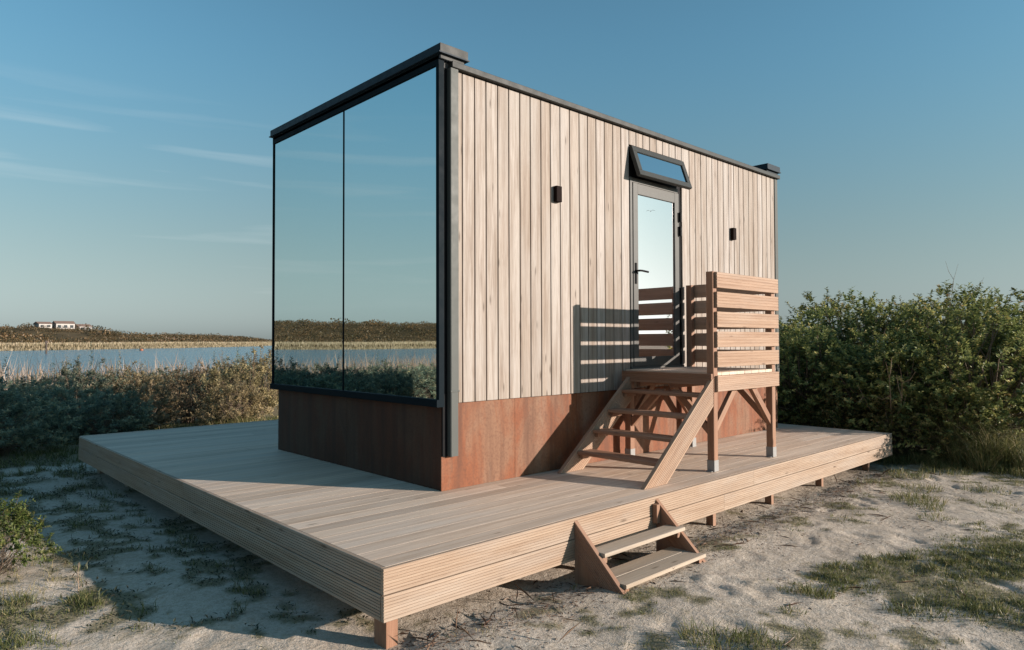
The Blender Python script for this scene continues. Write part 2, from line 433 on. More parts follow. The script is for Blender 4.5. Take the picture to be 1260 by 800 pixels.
# ------------------------------------------------------------------ terrain
WATER = -1.0
def far_shore(x): return np.maximum(215 + .35*x + np.where(x > 0, .004*x*x, 0), 110) + 6*(vnoise(x*.03, x*0, 77)-.5)
def near_shore(x): return 33 - .05*x + 4*(vnoise(x*.12, x*0, 71)-.5)
_fr = random.Random(9)
FOOT = [(_fr.uniform(-1.5, 6.2), _fr.uniform(-4.0, -1.6), _fr.gauss(.5, .7), _fr.uniform(.006, .018)) for _ in range(200)] + [(_fr.uniform(-3.2, -1.6), _fr.uniform(-.8, 4.5), _fr.gauss(1.5, .6), _fr.uniform(.006, .016)) for _ in range(40)]
def height(x, y, fine=True):
    x = np.asarray(x, float); y = np.asarray(y, float)
    near = -.42 + .10*(fbm(x*.35, y*.35, 3)-.5)
    near = near - .12*sstep(5, 12, y) - .25*sstep(12, 26, y)
    near = near + .06*np.exp(-(((x+2.9)/.6)**2+((y-1.0)/1.2)**2))
    near = near + .5*sstep(6.5, 14, x)*sstep(25, 5, y) + .8*sstep(14, 60, x)*fbm(x*.05, y*.05, 9)
    near = near + .25*sstep(-7, -30, y)*fbm(x*.1, y*.1, 15)*2
    if fine:
        w = sstep(14, 6, np.hypot(x, y))
        bumps = fbm(x*2.6, y*2.6, 21, 3)-.5; foot = fbm(x*7.5, y*7.5, 25, 3)-.5
        near = near + w*(.028*bumps + .012*foot)
        for (fx, fy, fa, fs) in FOOT:
            k1 = (np.abs(x-fx) < .3) & (np.abs(y-fy) < .3)
            if not k1.any(): continue
            c_, s_ = math.cos(fa), math.sin(fa); du = (x-fx)*c_+(y-fy)*s_; dv = -(x-fx)*s_+(y-fy)*c_
            rr_ = (du/.15)**2+(dv/.065)**2
            near = near - fs*.55*np.exp(-np.minimum(rr_, 6)**2) + fs*.4*np.exp(-(np.minimum(rr_, 8)-2.0)**2)
        under = sstep(-1.9, -1.3, x)*sstep(6.8, 6.2, x)*sstep(-1.6, -1.2, y)
        near = near - .03*under*w
    ns, fs = near_shore(x), far_shore(x)
    inl = sstep(ns-7, ns+3, y)
    lake = near*(1-inl) + (-2.2)*inl
    # far dunes
    d = y-fs
    rise = sstep(-4, 2, d)*1.35 + sstep(6, 60, d)*(1.8 + 4.2*sstep(60, -120, x)) + sstep(40, 120, d)*2.1
    rise = rise + sstep(4, 50, d)*(fbm(x*.022, y*.03, 41)-.5)*4.2 + sstep(4, 40, d)*(fbm(x*.09, y*.09, 45)-.5)*1.8
    rise = rise + 3.2*np.exp(-(((x-56)/26)**2 + ((y-322)/30)**2))
    rise = rise*(1-.35*sstep(200, 500, d))
    return np.where(d > -4.5, np.where(d > 2, -.95+rise, -2.2+sstep(-4.5, 2, d)*1.25 + rise), lake)

def lines(segs):
    out = []
    for a, b, st in segs: out += list(np.arange(a, b, st))
    return np.array(out)
xs = lines([(-900, -300, 40), (-300, -20, 5), (-20, -4, .4), (-4, 8, .035), (8, 16, .4), (16, 60, 3), (60, 400, 5), (400, 1001, 40)])
ys = lines([(-300, -40, 20), (-40, -8, 1.5), (-8, -4.2, .2), (-4.2, 3.6, .035), (3.6, 14, .25), (14, 44, .8), (44, 100, 8), (100, 480, 3.5), (480, 1401, 30)])
gx, gy = np.meshgrid(xs, ys)
gz = height(gx, gy)
def vegmask(x, y):
    n = fbm(x*2.6, y*2.6, 61, 5)
    n2 = fbm(x*9, y*9, 67, 4)
    t = n*.55 + n2*.45
    left = sstep(-.9, -1.6, x)*sstep(-1.0, 1.0, y)
    # one mossy band across the lower right
    ax, ay, bx_, by_ = 1.0, -2.55, 3.4, -3.55
    right = sstep(.62, .22, np.abs((y-ay) - (by_-ay)/(bx_-ax)*(x-ax) + .12*(vnoise(x*2, y*0, 5)-.5)))*sstep(.7, 1.5, x) + .8*sstep(.5, .2, np.hypot(x-1.6, y+3.45))
    hedge = sstep(5.2, 6.6, x)
    bush = sstep(6.3, 7.6, y)
    dk = sstep(.35, .05, np.abs(y+1.55))*sstep(-1.6, 5, x)*.10
    w = .0 + .15*left + .225*right + .20*hedge + .5*bush + dk
    return sstep(.60, .70, t + w)
vg = vegmask(gx, gy)
vg = np.clip(np.maximum(vg, sstep(8, 15, np.hypot(gx-1, gy-1))), 0, 1)
fr = sstep(90, 110, np.hypot(gx, gy))
ny, nx = gx.shape
idx = np.arange(nx*ny).reshape(ny, nx)
q = np.stack([idx[:-1, :-1], idx[:-1, 1:], idx[1:, 1:], idx[1:, :-1]], -1).reshape(-1)
me = bpy.data.meshes.new("ground")
me.vertices.add(nx*ny); me.vertices.foreach_set("co", np.stack([gx, gy, gz], -1).astype(np.float32).ravel())
me.loops.add(len(q)); me.loops.foreach_set("vertex_index", q.astype(np.int32))
me.polygons.add(len(q)//4); me.polygons.foreach_set("loop_start", np.arange(0, len(q), 4, dtype=np.int32)); me.polygons.foreach_set("loop_total", np.full(len(q)//4, 4, np.int32))
me.update(calc_edges=True)
for nm, arr in (("veg", vg), ("far", fr)):
    a = me.attributes.new(nm, 'FLOAT', 'POINT'); a.data.foreach_set("value", arr.astype(np.float32).ravel())
me.polygons.foreach_set("use_smooth", np.ones(len(q)//4, bool))
me.materials.append(M["sand_ground"])
ground = bpy.data.objects.new("ground", me); col.objects.link(ground); tag(ground, kind="structure")

wx = [(-900, 24), (1000, 24), (1000, 1400), (-900, 1400)]
me = bpy.data.meshes.new("water"); me.from_pydata([(x, y, WATER) for x, y in wx], [], [[0, 1, 2, 3]]); me.materials.append(M["lake_water"])
water = bpy.data.objects.new("water", me); col.objects.link(water); tag(water, kind="structure")

# ------------------------------------------------------------------ deck
DX0, DX1, DY0, DY1 = -1.378, 6.264, -1.280, 5.75
deck = thing("timber_deck", (-1.378, -1.28, -.42), "large raised terrace of pale timber boards with ribbed edge boards under the mirrored cabin", "deck")
b = MB()
y = DY0+.03
while y < DY1-.03:
    y1 = y+.143
    cuts = [DX0+.028] + sorted(rng.uniform(DX0+1, DX1-1, 1)) + [DX1-.028]
    for a_, c_ in zip(cuts[:-1], cuts[1:]):
        b.board((a_+.001, (y+y1)/2, -.014), (c_-.001, (y+y1)/2, -.014), (0, 1, 0), (0, 0, 1), .143, .028, ch=.0005)
    y += .145
b.build("deck_surface", "deck_boards", deck)
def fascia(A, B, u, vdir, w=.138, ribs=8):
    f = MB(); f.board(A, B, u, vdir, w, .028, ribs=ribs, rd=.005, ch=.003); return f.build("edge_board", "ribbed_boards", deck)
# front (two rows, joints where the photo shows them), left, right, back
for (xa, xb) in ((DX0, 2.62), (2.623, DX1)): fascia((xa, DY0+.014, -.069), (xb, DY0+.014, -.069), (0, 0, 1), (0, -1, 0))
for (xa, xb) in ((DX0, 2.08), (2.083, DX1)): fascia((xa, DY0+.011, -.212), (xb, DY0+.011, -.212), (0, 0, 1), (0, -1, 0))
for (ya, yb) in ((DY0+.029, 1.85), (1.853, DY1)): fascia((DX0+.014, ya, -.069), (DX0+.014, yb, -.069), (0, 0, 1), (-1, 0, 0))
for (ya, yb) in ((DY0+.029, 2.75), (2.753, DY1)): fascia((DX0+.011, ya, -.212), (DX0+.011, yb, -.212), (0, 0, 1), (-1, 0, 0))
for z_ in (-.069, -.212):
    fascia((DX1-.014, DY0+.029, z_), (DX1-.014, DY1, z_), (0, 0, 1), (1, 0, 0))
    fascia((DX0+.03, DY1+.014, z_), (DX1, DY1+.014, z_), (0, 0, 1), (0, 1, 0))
for y_ in (-.95, .8, 2.6, 4.4, 5.5):
    f = MB(); f.box(DX0+.04, DX1-.04, y_, y_+.06, -.24, -.031); f.build("joist", "stair_timber", deck)
for (x_, y_) in [(-1.33, -1.23), (.40, -1.2), (2.12, -1.2), (3.22, -1.2), (4.41, -1.2), (5.8, -1.2), (-1.16, .8), (-1.16, 2.6), (-1.16, 4.4), (-1.2, 5.5), (6.1, 1), (6.1, 3), (6.1, 5.5)]:
    f = MB(); f.box(x_, x_+(.075 if x_ < 0 else .05), y_+(0 if x_ < 0 else .05), y_+.12, -.75, -.285); f.build("post", "stair_timber" if y_ < -1 else "ribbed_boards", deck)  # sunlit front posts take redder timber, shaded ones greyer: light put into colour

# ------------------------------------------------------------------ small steps at the deck front
st = thing("garden_step", (.62, -1.28, -.45), "low two-step wooden stair with triangular ribbed sides leaning on the deck front", "steps")
GZ = -.45
for xs_ in (.145, 1.085):
    # hypotenuse board plus filler boards, cut to the triangle
    A2 = V(0, DY0, -.02); B2 = V(0, DY0-.46, GZ)
    d2 = unit(B2-A2); nrm = V(0, d2[2], -d2[1])
    if nrm[2] > 0: nrm = -nrm
    f = MB(); wid = .135
    cA, cB = A2+nrm*wid/2, B2+nrm*wid/2
    # cut ends: vertical at the deck, horizontal at the ground
    cA = cA + d2*((DY0-cA[1])/d2[1]); cB = cB + d2*((GZ-.02-cB[2])/d2[2])
    sgn = -1 if xs_ < .5 else 1
    f.board(cA+V(xs_, 0, 0), cB+V(xs_, 0, 0), nrm, (sgn, 0, 0), wid, .034, ribs=9, rd=.004, cutA=(0, 1, 0), cutB=(0, 0, 1))
    pc = f.build("side_panel", "stair_timber", st)
    f = MB()
    k1 = A2+nrm*(wid+.003); k1 = k1 + d2*((DY0-k1[1])/d2[1]); k2 = A2+nrm*(wid+.003); k2 = k2+d2*((GZ-.02-k2[2])/d2[2])
    f.poly([(xs_-.014, DY0, k1[2]), (xs_-.014, k2[1], GZ-.02), (xs_-.014, DY0, GZ-.02)], (1, 0, 0), .028)
    f.build("side_filler", "stair_timber", st)
def tread(x0, x1, y0, y1, z, parent=st, mat="tread_timber", name="tread"):
    f = MB(); f.box(x0, x1, y0, y1, z-.028, z, ch=.004); return f.build(name, mat, parent)
tread(.164, 1.108, DY0-.235, DY0-.095, -.195)
tread(.164, 1.108, DY0-.265, DY0-.127, -.355)
tread(.164, 1.108, DY0-.408, DY0-.27, -.355)
for x0 in (.164, 1.03):
    for (ya, yb, z_) in ((DY0-.22, DY0-.08, -.223), (DY0-.40, DY0-.10, -.383)):
        f = MB(); f.box(x0, x0+.04, ya, yb, z_-.04, z_-.001); f.build("cleat", "stair_timber", st)
f = MB(); f.box(1.02, 1.06, DY0-.045, DY0-.002, -.19, -.05); f.build("cleat", "stair_timber", st)

# ------------------------------------------------------------------ cabin
CL, CW = 5.80, 3.04
cabin = thing("tiny_house", (0, 0, 0), "boxy tiny house with mirrored glass end, pale vertical timber cladding and rusty steel base", "cabin")
f = MB(); f.box(.02, CL-.02, .03, CW-.03, .69, 3.42, ch=.001); core = f.build("wall", "black_metal", cabin); core["label"] = "dark sheathing behind the timber cladding"
# corten plinth: front panels with seams, left, right, back
px_ = [.055, .80, 1.62, 2.43, 3.25, 4.06, 4.88, 5.78]
for i in range(len(px_)-1):
    f = MB()
    if i == 0:
        f.poly([(-.012, .006, .002), (px_[1]-.003, .006, .002), (px_[1]-.003, .006, .695), (.062, .006, .695), (.062, .006, .275), (-.012, .006, .275)], (0, 1, 0), .012)
    else: f.box(px_[i], px_[i+1]-.003, .006, .018, .002, .695, ch=.001)
    f.build("plinth_panel", "corten_steel", cabin)
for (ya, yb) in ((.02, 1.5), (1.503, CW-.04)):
    f = MB(); f.box(-.002, .010, ya, yb, .002, .70, ch=.001); f.build("plinth_panel", "shaded_corten", cabin)["label"] = "speckled steel panel under the mirrored glass, its shade darkened into the brown"
f = MB(); f.box(CL-.022, CL-.01, .02, CW-.02, .002, .70, ch=.001); f.build("plinth_panel", "corten_steel", cabin)
f = MB(); f.box(.02, CL-.03, CW-.03, CW-.018, .002, .70, ch=.001); f.build("plinth_panel", "corten_steel", cabin)
# mirrored end: frame + two panes
f = MB()
f.box(-.075, .0, -.018, CW+.02, .675, .735, ch=.004)             # bottom rail
f.box(-.055, .0, -.018, CW+.02, 3.425, 3.50, ch=.003)             # head
f.box(-.055, .0, -.018, .022, .735, 3.425, ch=.003)               # near stile
f.box(-.055, .0, CW, CW+.02, .735, 3.425, ch=.003)
f.box(-.049, .0, 1.494, 1.508, .735, 3.425, ch=.001)
wf = f.build("window_frame", "frame_dark", cabin)
for (ya, yb) in ((.022, 1.494), (1.508, CW)):
    f = MB(); f.box(-.043, -.03, ya, yb, .735, 3.425, ch=.0005); f.build("mirror_pane", "mirror_glass", wf)
# dark recess and downpipe at the near corner
f = MB(); f.box(.0, .045, .004, .03, .27, 3.44, ch=.001); f.build("corner_recess", "black_metal", cabin)
f = MB(); f.box(.045, .130, -.045, .02, .80, 3.42, ch=.006); f.box(.048, .127, -.042, .02, .275, .797, ch=.006); f.box(.043, .132, -.047, .0205, .79, .805, ch=.002)
f.build("downpipe", "pipe_metal", cabin)
f = MB(); f.box(5.715, 5.80, -.02, .03, .66, 3.42, ch=.004); f.build("corner_trim", "pipe_metal", cabin)
f = MB(); f.box(CL-.019, CL, .03, CW, .70, 3.42, ch=.001); f.build("side_cladding", "bronze_metal", cabin)
f = MB(); f.box(.02, CL, CW-.03, CW, .70, 3.42, ch=.001); f.build("back_cladding", "bronze_metal", cabin)
# cladding boards
bx = [.145, .194, .327, .454, .588, .719, .855, .986, 1.123, 1.249, 1.382, 1.518, 1.656, 1.782, 1.911, 2.042, 2.178, 2.312, 2.450]
bx2 = [3.435, 3.596, 3.722, 3.846, 3.972, 4.099, 4.232, 4.362, 4.494, 4.619, 4.746, 4.865, 4.997, 5.12, 5.243, 5.363, 5.493, 5.602, 5.712]
bm_ = [2.45 + .1231*i for i in range(9)]
f = MB()
def clad(x0, x1, z0, z1): f.board(((x0+x1)/2, .0, z0), ((x0+x1)/2, .0, z1), (1, 0, 0), (0, -1, 0), x1-x0-.010, .022, ch=.003)
for L_ in (bx, bx2):
    for a_, c_ in zip(L_[:-1], L_[1:]): clad(a_, c_, .70, 3.415)
for a_, c_ in zip(bm_[:-1], bm_[1:]): clad(a_, c_, 3.268, 3.415); clad(a_, c_, .70, .895)
f.build("timber_cladding", "larch_cladding", cabin)
# roof
f = MB(); f.box(.0, CL-.01, .0, CW, 3.42, 3.47, ch=.002); roof = f.build("roof", "membrane", cabin)
f = MB(); f.box(.06, CL+.01, -.055, -.0, 3.425, 3.475, ch=.004, axis='x'); f.build("roof_trim", "trim_metal", roof)
def cap(x0, x1):
    f = MB(); f.box(x0+.02, x1-.02, -.035, CW+.01, 3.471, 3.515, ch=.002)
    f.box(x0, x1, -.06, CW+.04, 3.512, 3.585, ch=.006)
    f.box(x0-.012, x1+.012, -.07, CW+.05, 3.505, 3.516, ch=.002)
    return f.build("parapet_cap", "roof_metal", roof)
cap(-.075, .215)
f = MB(); f.box(-.073, .213, -.064, -.0602, 3.517, 3.583, ch=.001); f.box(-.05, .19, -.040, -.0352, 3.473, 3.504, ch=.001); f.build("parapet_end", "trim_metal", roof)
cap(5.44, 5.80)
# door
f = MB()
f.box(2.452, 2.490, -.02, .06, .90, 2.925, ch=.002); f.box(2.49, 3.345, -.018, .06, 2.873, 2.925, ch=.002)
f.box(2.452, 3.43, -.03, .06, .90, .925, ch=.002)
dfm = f.build("door_frame", "bronze_metal", cabin)
f = MB(); f.box(3.352, 3.432, .006, .03, .926, 2.925, ch=.001); f.build("door_jamb", "black_metal", cabin)
f = MB()
f.box(2.494, 2.578, -.028, .03, .93, 2.868, ch=.003); f.box(3.266, 3.348, -.028, .03, .93, 2.868, ch=.003)
f.box(2.578, 3.266, -.027, .03, 2.755, 2.868, ch=.003); f.box(2.578, 3.266, -.027, .03, .93, 1.03, ch=.003)
door = f.build("door", "bronze_metal", cabin)
f = MB(); f.box(2.579, 3.265, -.012, .01, 1.031, 2.754, ch=.0005); f.build("door_pane", "door_glass", door)
f = MB(); f.box(2.515, 2.545, -.036, -.029, 1.80, 2.02, ch=.003); f.tube([(2.53, -.035, 1.935), (2.53, -.085, 1.935), (2.56, -.09, 1.935), (2.665, -.09, 1.928)], .011, 8)
f.build("door_handle", "black_metal", door)
for z_ in (2.60, 2.44):
    f = MB(); f.tube([(3.350, -.045, z_-.055), (3.350, -.045, z_+.055)], .014, 10); f.box(3.322, 3.348, -.036, -.029, z_-.05, z_+.05, ch=.002); f.box(3.35, 3.375, -.045, -.028, z_-.02, z_+.02)
    f.build("door_hinge", "black_metal", door)
    f = MB(); f.tube([(3.384, -.03, z_-.045), (3.384, -.03, z_+.045)], .009, 8); f.build("hinge_pin", "steel", door)
# awning window above the door
f = MB(); f.box(2.452, 3.432, .008, .03, 2.927, 3.262, ch=.001); f.build("window_opening", "black_metal", cabin)
f = MB(); hz_, ang = 3.245, R(19)
dn = V(0, -math.sin(ang), -math.cos(ang)); no = V(0, -math.cos(ang), math.sin(ang)); SL = .345
def sash(a0, a1, x0, x1, t=.045, off=0.0, mb=f):
    A = V(x0, -.022, hz_)+dn*(a0+a1)/2+no*off; B = V(x1, -.022, hz_)+dn*(a0+a1)/2+no*off
    mb.board(A, B, dn, no, a1-a0, t, ch=.003)
sash(0, .062, 2.452, 3.430); sash(SL-.062, SL, 2.452, 3.430); sash(.062, SL-.062, 2.452, 2.514); sash(.062, SL-.062, 3.368, 3.430)
aw = f.build("awning_sash", "frame_dark", cabin); aw.data.materials[0] = M["trim_metal"]
f = MB(); sash(.0625, SL-.0625, 2.5145, 3.3675, .012, .004, f); f.build("sash_pane", "vent_glass", aw)
f = MB(); f.tube([(2.94, .0, 2.95), (2.94, -.10, 2.955)], .008, 6); f.build("window_stay", "black_metal", aw)
# wall lamps
for (x_, z_) in ((1.285, 2.50), (4.52, 2.465)):
    f = MB(); f.box(x_, x_+.075, -.057, -.012, z_, z_+.145, ch=.004); f.box(x_+.015, x_+.06, -.05, -.02, z_-.004, z_+.001)
    f.build("wall_lamp", "lamp_body", cabin)

# ------------------------------------------------------------------ entrance stairs with landing and railing
es = thing("entrance_stairs", (2.27, -1.08, 0), "reddish timber stairs with four treads, landing and slatted railing at the cabin door", "stairs")
FY, BY = -1.08, -.06
def post(x, y, z1, foot=True):
    f = MB(); f.box(x, x+.07, y, y+.07, .004, z1, ch=.004); o = f.build("post", "stair_timber", es)
    if foot:
        f = MB(); f.box(x-.003, x+.073, y-.003, y+.073, .0035, .105, ch=.002); f.box(x-.03, x+.10, y+.01, y+.06, .002, .008, ch=.001); f.build("post_foot", "steel", o)
post(2.27, FY, 1.835); post(3.41, FY, 1.825); post(3.41, BY-.08, 1.825); post(2.27, BY-.08, .80)
def rail(A, B, vdir, z0, z1, ribs=5):
    f = MB(); f.board((*A, (z0+z1)/2), (*B, (z0+z1)/2), (0, 0, 1), vdir, z1-z0, .028, ribs=ribs, rd=.003, ch=.003, bid=rng.uniform(0, 1)); return f.build("slat", "railing_boards", es)
for i, (z0, z1) in enumerate(((1.685, 1.83), (1.505, 1.648), (1.322, 1.465), (1.138, 1.282), (.955, 1.10))):
    rail((2.30, FY-.0145), (3.508, FY-.0145), (0, -1, 0), z0, z1)
    rail((3.4945, FY), (3.4945, BY), (1, 0, 0), z0, z1)
f = MB(); f.board((2.30, FY-.0145, .803), (3.508, FY-.0145, .803), (0, 0, 1), (0, -1, 0), .145, .028, ribs=8, rd=.004, ch=.003); f.build("landing_fascia", "railing_boards", es)
f = MB(); f.board((3.4945, FY, .803), (3.4945, BY, .803), (0, 0, 1), (1, 0, 0), .145, .028, ribs=8, rd=.004, ch=.003); f.build("landing_fascia", "railing_boards", es)
f = MB(); f.board((2.253, FY+.005, .842), (2.253, BY, .842), (0, 0, 1), (-1, 0, 0), .105, .028, ribs=6, rd=.005, ch=.003); f.build("landing_edge", "stair_timber", es)
f = MB()
x_ = 2.27
cutouts = 0
while x_ < 3.44:
    ya = FY+.072 if (x_ < 2.34 or x_ > 3.28) else FY+.001
    f.box(x_+.0735 if x_ < 2.3 else x_, min(x_+.139, 3.409 if x_ > 3.28 else 3.48), FY+.001 if x_ > 2.3 else FY+.001, BY-.082 if (x_ > 3.28) else BY+.03, .877, .905, ch=.003, axis='y')
    x_ += .144
f.build("landing_floor", "deck_boards", es)
for y_ in (FY+.10, -.6, BY-.15):
    f = MB(); f.box(2.345, 3.405, y_, y_+.045, .74, .875); f.build("beam", "stair_timber", es)
# stringers
for y_ in (FY+.02, BY-.08):
    f = MB(); f.board((1.36, y_, .003), (2.266, y_, .003+.906*.8), V(-.625, 0, .781), (0, -1, 0), .20, .04, ribs=11, rd=.003, cutA=(0, 0, 1), cutB=(1, 0, 0))
    f.build("stringer", "railing_boards", es)
for z_ in (.715, .537, .358, .18):
    x0 = 1.2 + z_/.8 + .02
    f = MB(); f.box(x0-.01, x0+.19, FY+.041, BY-.101, z_-.032, z_, ch=.008, axis='y'); f.build("tread", "stair_timber", es)
    for y_ in (FY+.042, BY-.14):
        f = MB(); f.box(x0+.02, x0+.17, y_, y_+.036, z_-.07, z_-.033); f.build("cleat", "stair_timber", es)
# braces
def brace(A, B, u, v, w=.065, t=.045):
    f = MB(); f.board(A, B, u, v, w, t, cutA=(1, 0, 0) if abs(u[1]) < .1 else (0, 1, 0), cutB=(0, 0, 1)); f.build("brace", "stair_timber", es)
for y_ in (FY+.04, BY-.045):
    brace((2.342, y_, .38), (2.69, y_, .728), (-.707, 0, .707), (0, -1, 0)); brace((3.408, y_, .38), (3.06, y_, .728), (.707, 0, .707), (0, -1, 0))
for x_ in (2.305, 3.445):
    brace((x_, FY+.072, .38), (x_, FY+.42, .728), (0, -.707, .707), (1, 0, 0)); brace((x_, BY-.082, .38), (x_, BY-.43, .728), (0, .707, .707), (1, 0, 0))

# ------------------------------------------------------------------ shrubs
def shrub_parts(seed, Rr, H, nsh, per, ll, lw, sl, mat, upness=.55, lump=.3, low=-.15, spikes=0):
    g = np.random.default_rng(seed)
    az = g.uniform(0, 2*math.pi, nsh); ez = g.uniform(low, 1, nsh)
    hz = np.sqrt(np.clip(1-ez**2, 0, 1)); dirs = np.stack([np.cos(az)*hz, np.sin(az)*hz, ez], 1)
    lm = 1 + lump*2*(fbm(dirs[:, 0]*2.2+seed*3.1+9, dirs[:, 1]*2.2+dirs[:, 2]*1.7+30, seed, 3)-.5)*2
    rad = g.uniform(.45, 1, nsh)**.55*lm
    S = dirs*np.array([Rr, Rr, H*.56])*rad[:, None]; S[:, 2] += H*.42
    S[:, 2] = np.maximum(S[:, 2], .05*H*g.uniform(.6, 2.5, nsh))
    rnd = g.normal(0, .55, (nsh, 3))
    D = dirs*(1-upness) + np.array([0, 0, upness]) + rnd*.55; D /= np.linalg.norm(D, axis=1, keepdims=True)
    slen = sl*g.uniform(.6, 1.4, nsh)
    if spikes:
        k_ = g.integers(0, nsh, spikes); k_ = k_[S[k_, 2] > H*.7]
        slen[k_] *= 2.0; D[k_] = D[k_]*.3 + np.array([0, 0, .9])
    t_ = (np.arange(per)+.3)/per
    rep = np.repeat(np.arange(nsh), per); tt = np.tile(t_, nsh) + g.uniform(-.05, .05, nsh*per)
    sag = np.array([0, 0, -.18])
    P = S[rep] + D[rep]*(tt*slen[rep])[:, None] + sag*((tt**2)*slen[rep])[:, None]
    ph = g.uniform(0, 2*math.pi, len(rep))
    A = np.cross(D, np.array([.3, .5, .81])); A /= np.linalg.norm(A, axis=1, keepdims=True); B = np.cross(D, A)
    side = A[rep]*np.cos(ph)[:, None] + B[rep]*np.sin(ph)[:, None]
    LD = side*.85 + D[rep]*.6 + g.normal(0, .25, (len(rep), 3))
    N = D[rep] + np.array([0, 0, .5]) + g.normal(0, .4, (len(rep), 3))
    tone = np.clip(g.normal(.42, .2, len(rep)) + .40*(tt-.5) + np.repeat(g.normal(0, .15, nsh), per), 0, 1)  # tone climbs towards shoot tips: sunlit tips painted into the leaf colour
    tip = 1-.45*tt
    m = leaves_mesh("foliage", P, LD, N, ll*tip*g.uniform(.5, 1.4, len(rep)), lw*tip*g.uniform(.5, 1.4, len(rep)), tone, mat)
    f = MB()
    for i in g.choice(nsh, min(nsh, 90), replace=False):
        p0 = V(*(g.normal(0, .10*Rr, 2)), -.12); p3 = S[i]; p1 = p0 + V(S[i][0]*.12, S[i][1]*.12, H*.25) + V(*g.normal(0, .05*Rr, 3)); p2 = p1*.45+p3*.55 + V(*g.normal(0, .06*Rr, 3))
        r0 = .012*H/1.5
        f.tube([p0, p1, p2, p3, p3+D[i]*slen[i]*.95 + sag*slen[i]*.9], [r0, r0*.75, r0*.5, r0*.3, r0*.12], 4)
    return m, f
def make_shrub(name, label, cat, group, mat, loc, **kw):
    o = thing(name, loc, label, cat, group)
    m, f = shrub_parts(mat=mat, **kw)
    fo = bpy.data.objects.new("foliage", m); col.objects.link(fo); fo.parent = o
    s_ = f.build("stems", "bark", None); s_.parent = o
    return o

rr = random.Random(5)
GL = "sea buckthorn bushes between the deck and the lake"
SH = "grey-green sea buckthorn bush standing in the cabin's shadow in the thicket left of the deck"
LT = "sunlit golden-green sea buckthorn bush in the thicket between the deck and the lake"
protos = [make_shrub("buckthorn_bush", SH, "bush", GL, "buckthorn_leaf", (0, 0, 0), seed=s_, Rr=.85, H=1.35, nsh=300, per=34, ll=.088, lw=.030, sl=.22, upness=.6, lump=.32, low=-.6, spikes=26) for s_ in (11, 12, 13, 14)]
used = [False]*4
def place(pool, used, x, y, sx, sz, lab=None, dz=-.05):
    k_ = rr.randrange(len(pool))
    o = copy_tree(pool[k_]) if used[k_] else pool[k_]
    used[k_] = True
    o.location = (x, y, float(height(x, y, False))+dz)
    o.rotation_euler = (0, 0, rr.uniform(0, 6.28)); o.scale = (sx, sx*rr.uniform(.9, 1.1), sz)
    if lab: o["label"] = lab
    return o
def front(x): return np.interp(x, [-18, -12, -6, -3.2, -2.2, -.6, 3, 8, 14], [13, 11.5, 8.4, 7.3, 7.55, 8.7, 10.2, 11, 13])
pts = []
tries = 0
while tries < 9000 and len(pts) < 150:
    tries += 1
    x = rr.uniform(-17, 11); y = rr.uniform(7, 23)
    if y < front(x)+.5 or (x > .3 and y < 14) or y > 21 + 1.5*math.sin(x*.7): continue
    mn = 1.0 + .035*(y-8)
    if any((x-a)**2+(y-c)**2 < mn*mn for a, c in pts): continue
    pts.append((x, y))
def in_shade(x, y):
    d = .83*y - .56*x  # along-shadow distance, rough
    a = x + .675*y; return -.05 < a < 5.8+.675*3.05 and (y-1.5)/.83 < 11
for (x, y) in pts:
    s_ = rr.uniform(.85, 1.15); hz = s_*rr.uniform(.75, .98)*(.82 if x < 0 else 1.0)
    if y > 14: hz *= .85
    if y > 17: hz *= .78
    place(protos, used, x, y, s_, hz, SH if in_shade(x, y) else LT)
gold = [make_shrub("buckthorn_bush", "", "bush", GL, "sunlit_leaf", (0, 0, 0), seed=s_, Rr=.85, H=1.35, nsh=300, per=30, ll=.080, lw=.028, sl=.22, upness=.55, lump=.35, low=-.7, spikes=20) for s_ in (17, 18)]
gused = [False]*2
for (x, y, s_, h_, lab) in ((2.75, 10.6, .95, 1.05, "tall golden sunlit bush right behind the deck, touching the edge of the mirrored glass"),
                            (1.75, 11.3, .8, .90, "golden sunlit bush left of the tallest golden bush behind the deck"),
                            (1.2, 13.0, .9, .9, "golden sunlit bush further back, behind the gap left of the tall golden bushes"),
                            (.6, 10.4, .8, .66, "lower golden bush in the sun before the gap, nearest the back edge of the deck"),
                            (2.1, 9.7, .8, .72, "low sunlit golden bush growing against the back edge of the deck left of the glass"),
                            (3.7, 12.3, 1.0, 1.12, "golden sunlit bush half hidden behind the edge of the mirrored glass")):
    place(gold, gused, x, y, s_, h_, lab)

GH = "dense green shrubs of the hedge right of the cabin"
hp = [make_shrub("hedge_shrub", "tall leafy green shrub of the dense hedge right of the cabin", "shrub", GH, "hedge_leaf", (0, 0, 0), seed=s_, Rr=1.15, H=2.5, nsh=640, per=26, ll=.082, lw=.046, sl=.30, upness=.42, lump=.3, low=-.5, spikes=12) for s_ in (31, 32, 33, 34)]
hused = [False]*4
HL = {0: "tall leafy green shrub of the dense hedge right of the cabin", 1: "leafy shrub at the front foot of the hedge beside the deck's right end"}
for (x, y, s_, h_) in [(7.55, .4, .9, .80), (7.6, 1.7, .95, .82), (7.55, -.75, .85, .74), (7.85, -1.9, .9, .83),
                       (9.0, .0, 1.0, .84), (9.0, 1.4, 1.0, .82), (9.0, -1.4, 1.0, .85), (9.4, -2.8, 1.0, .85), (10.5, -.6, 1.1, .86), (10.8, -2.4, 1.1, .82), (10.4, 1.0, 1.1, .84)]:
    place(hp, hused, x, y, s_, h_, HL[0])
for (x, y, s_, h_) in [(6.95, -.35, .5, .38), (7.1, -1.1, .5, .42), (7.2, -1.8, .55, .45), (7.0, .6, .5, .40)]:
    place(hp, hused, x, y, s_, h_, HL[1])
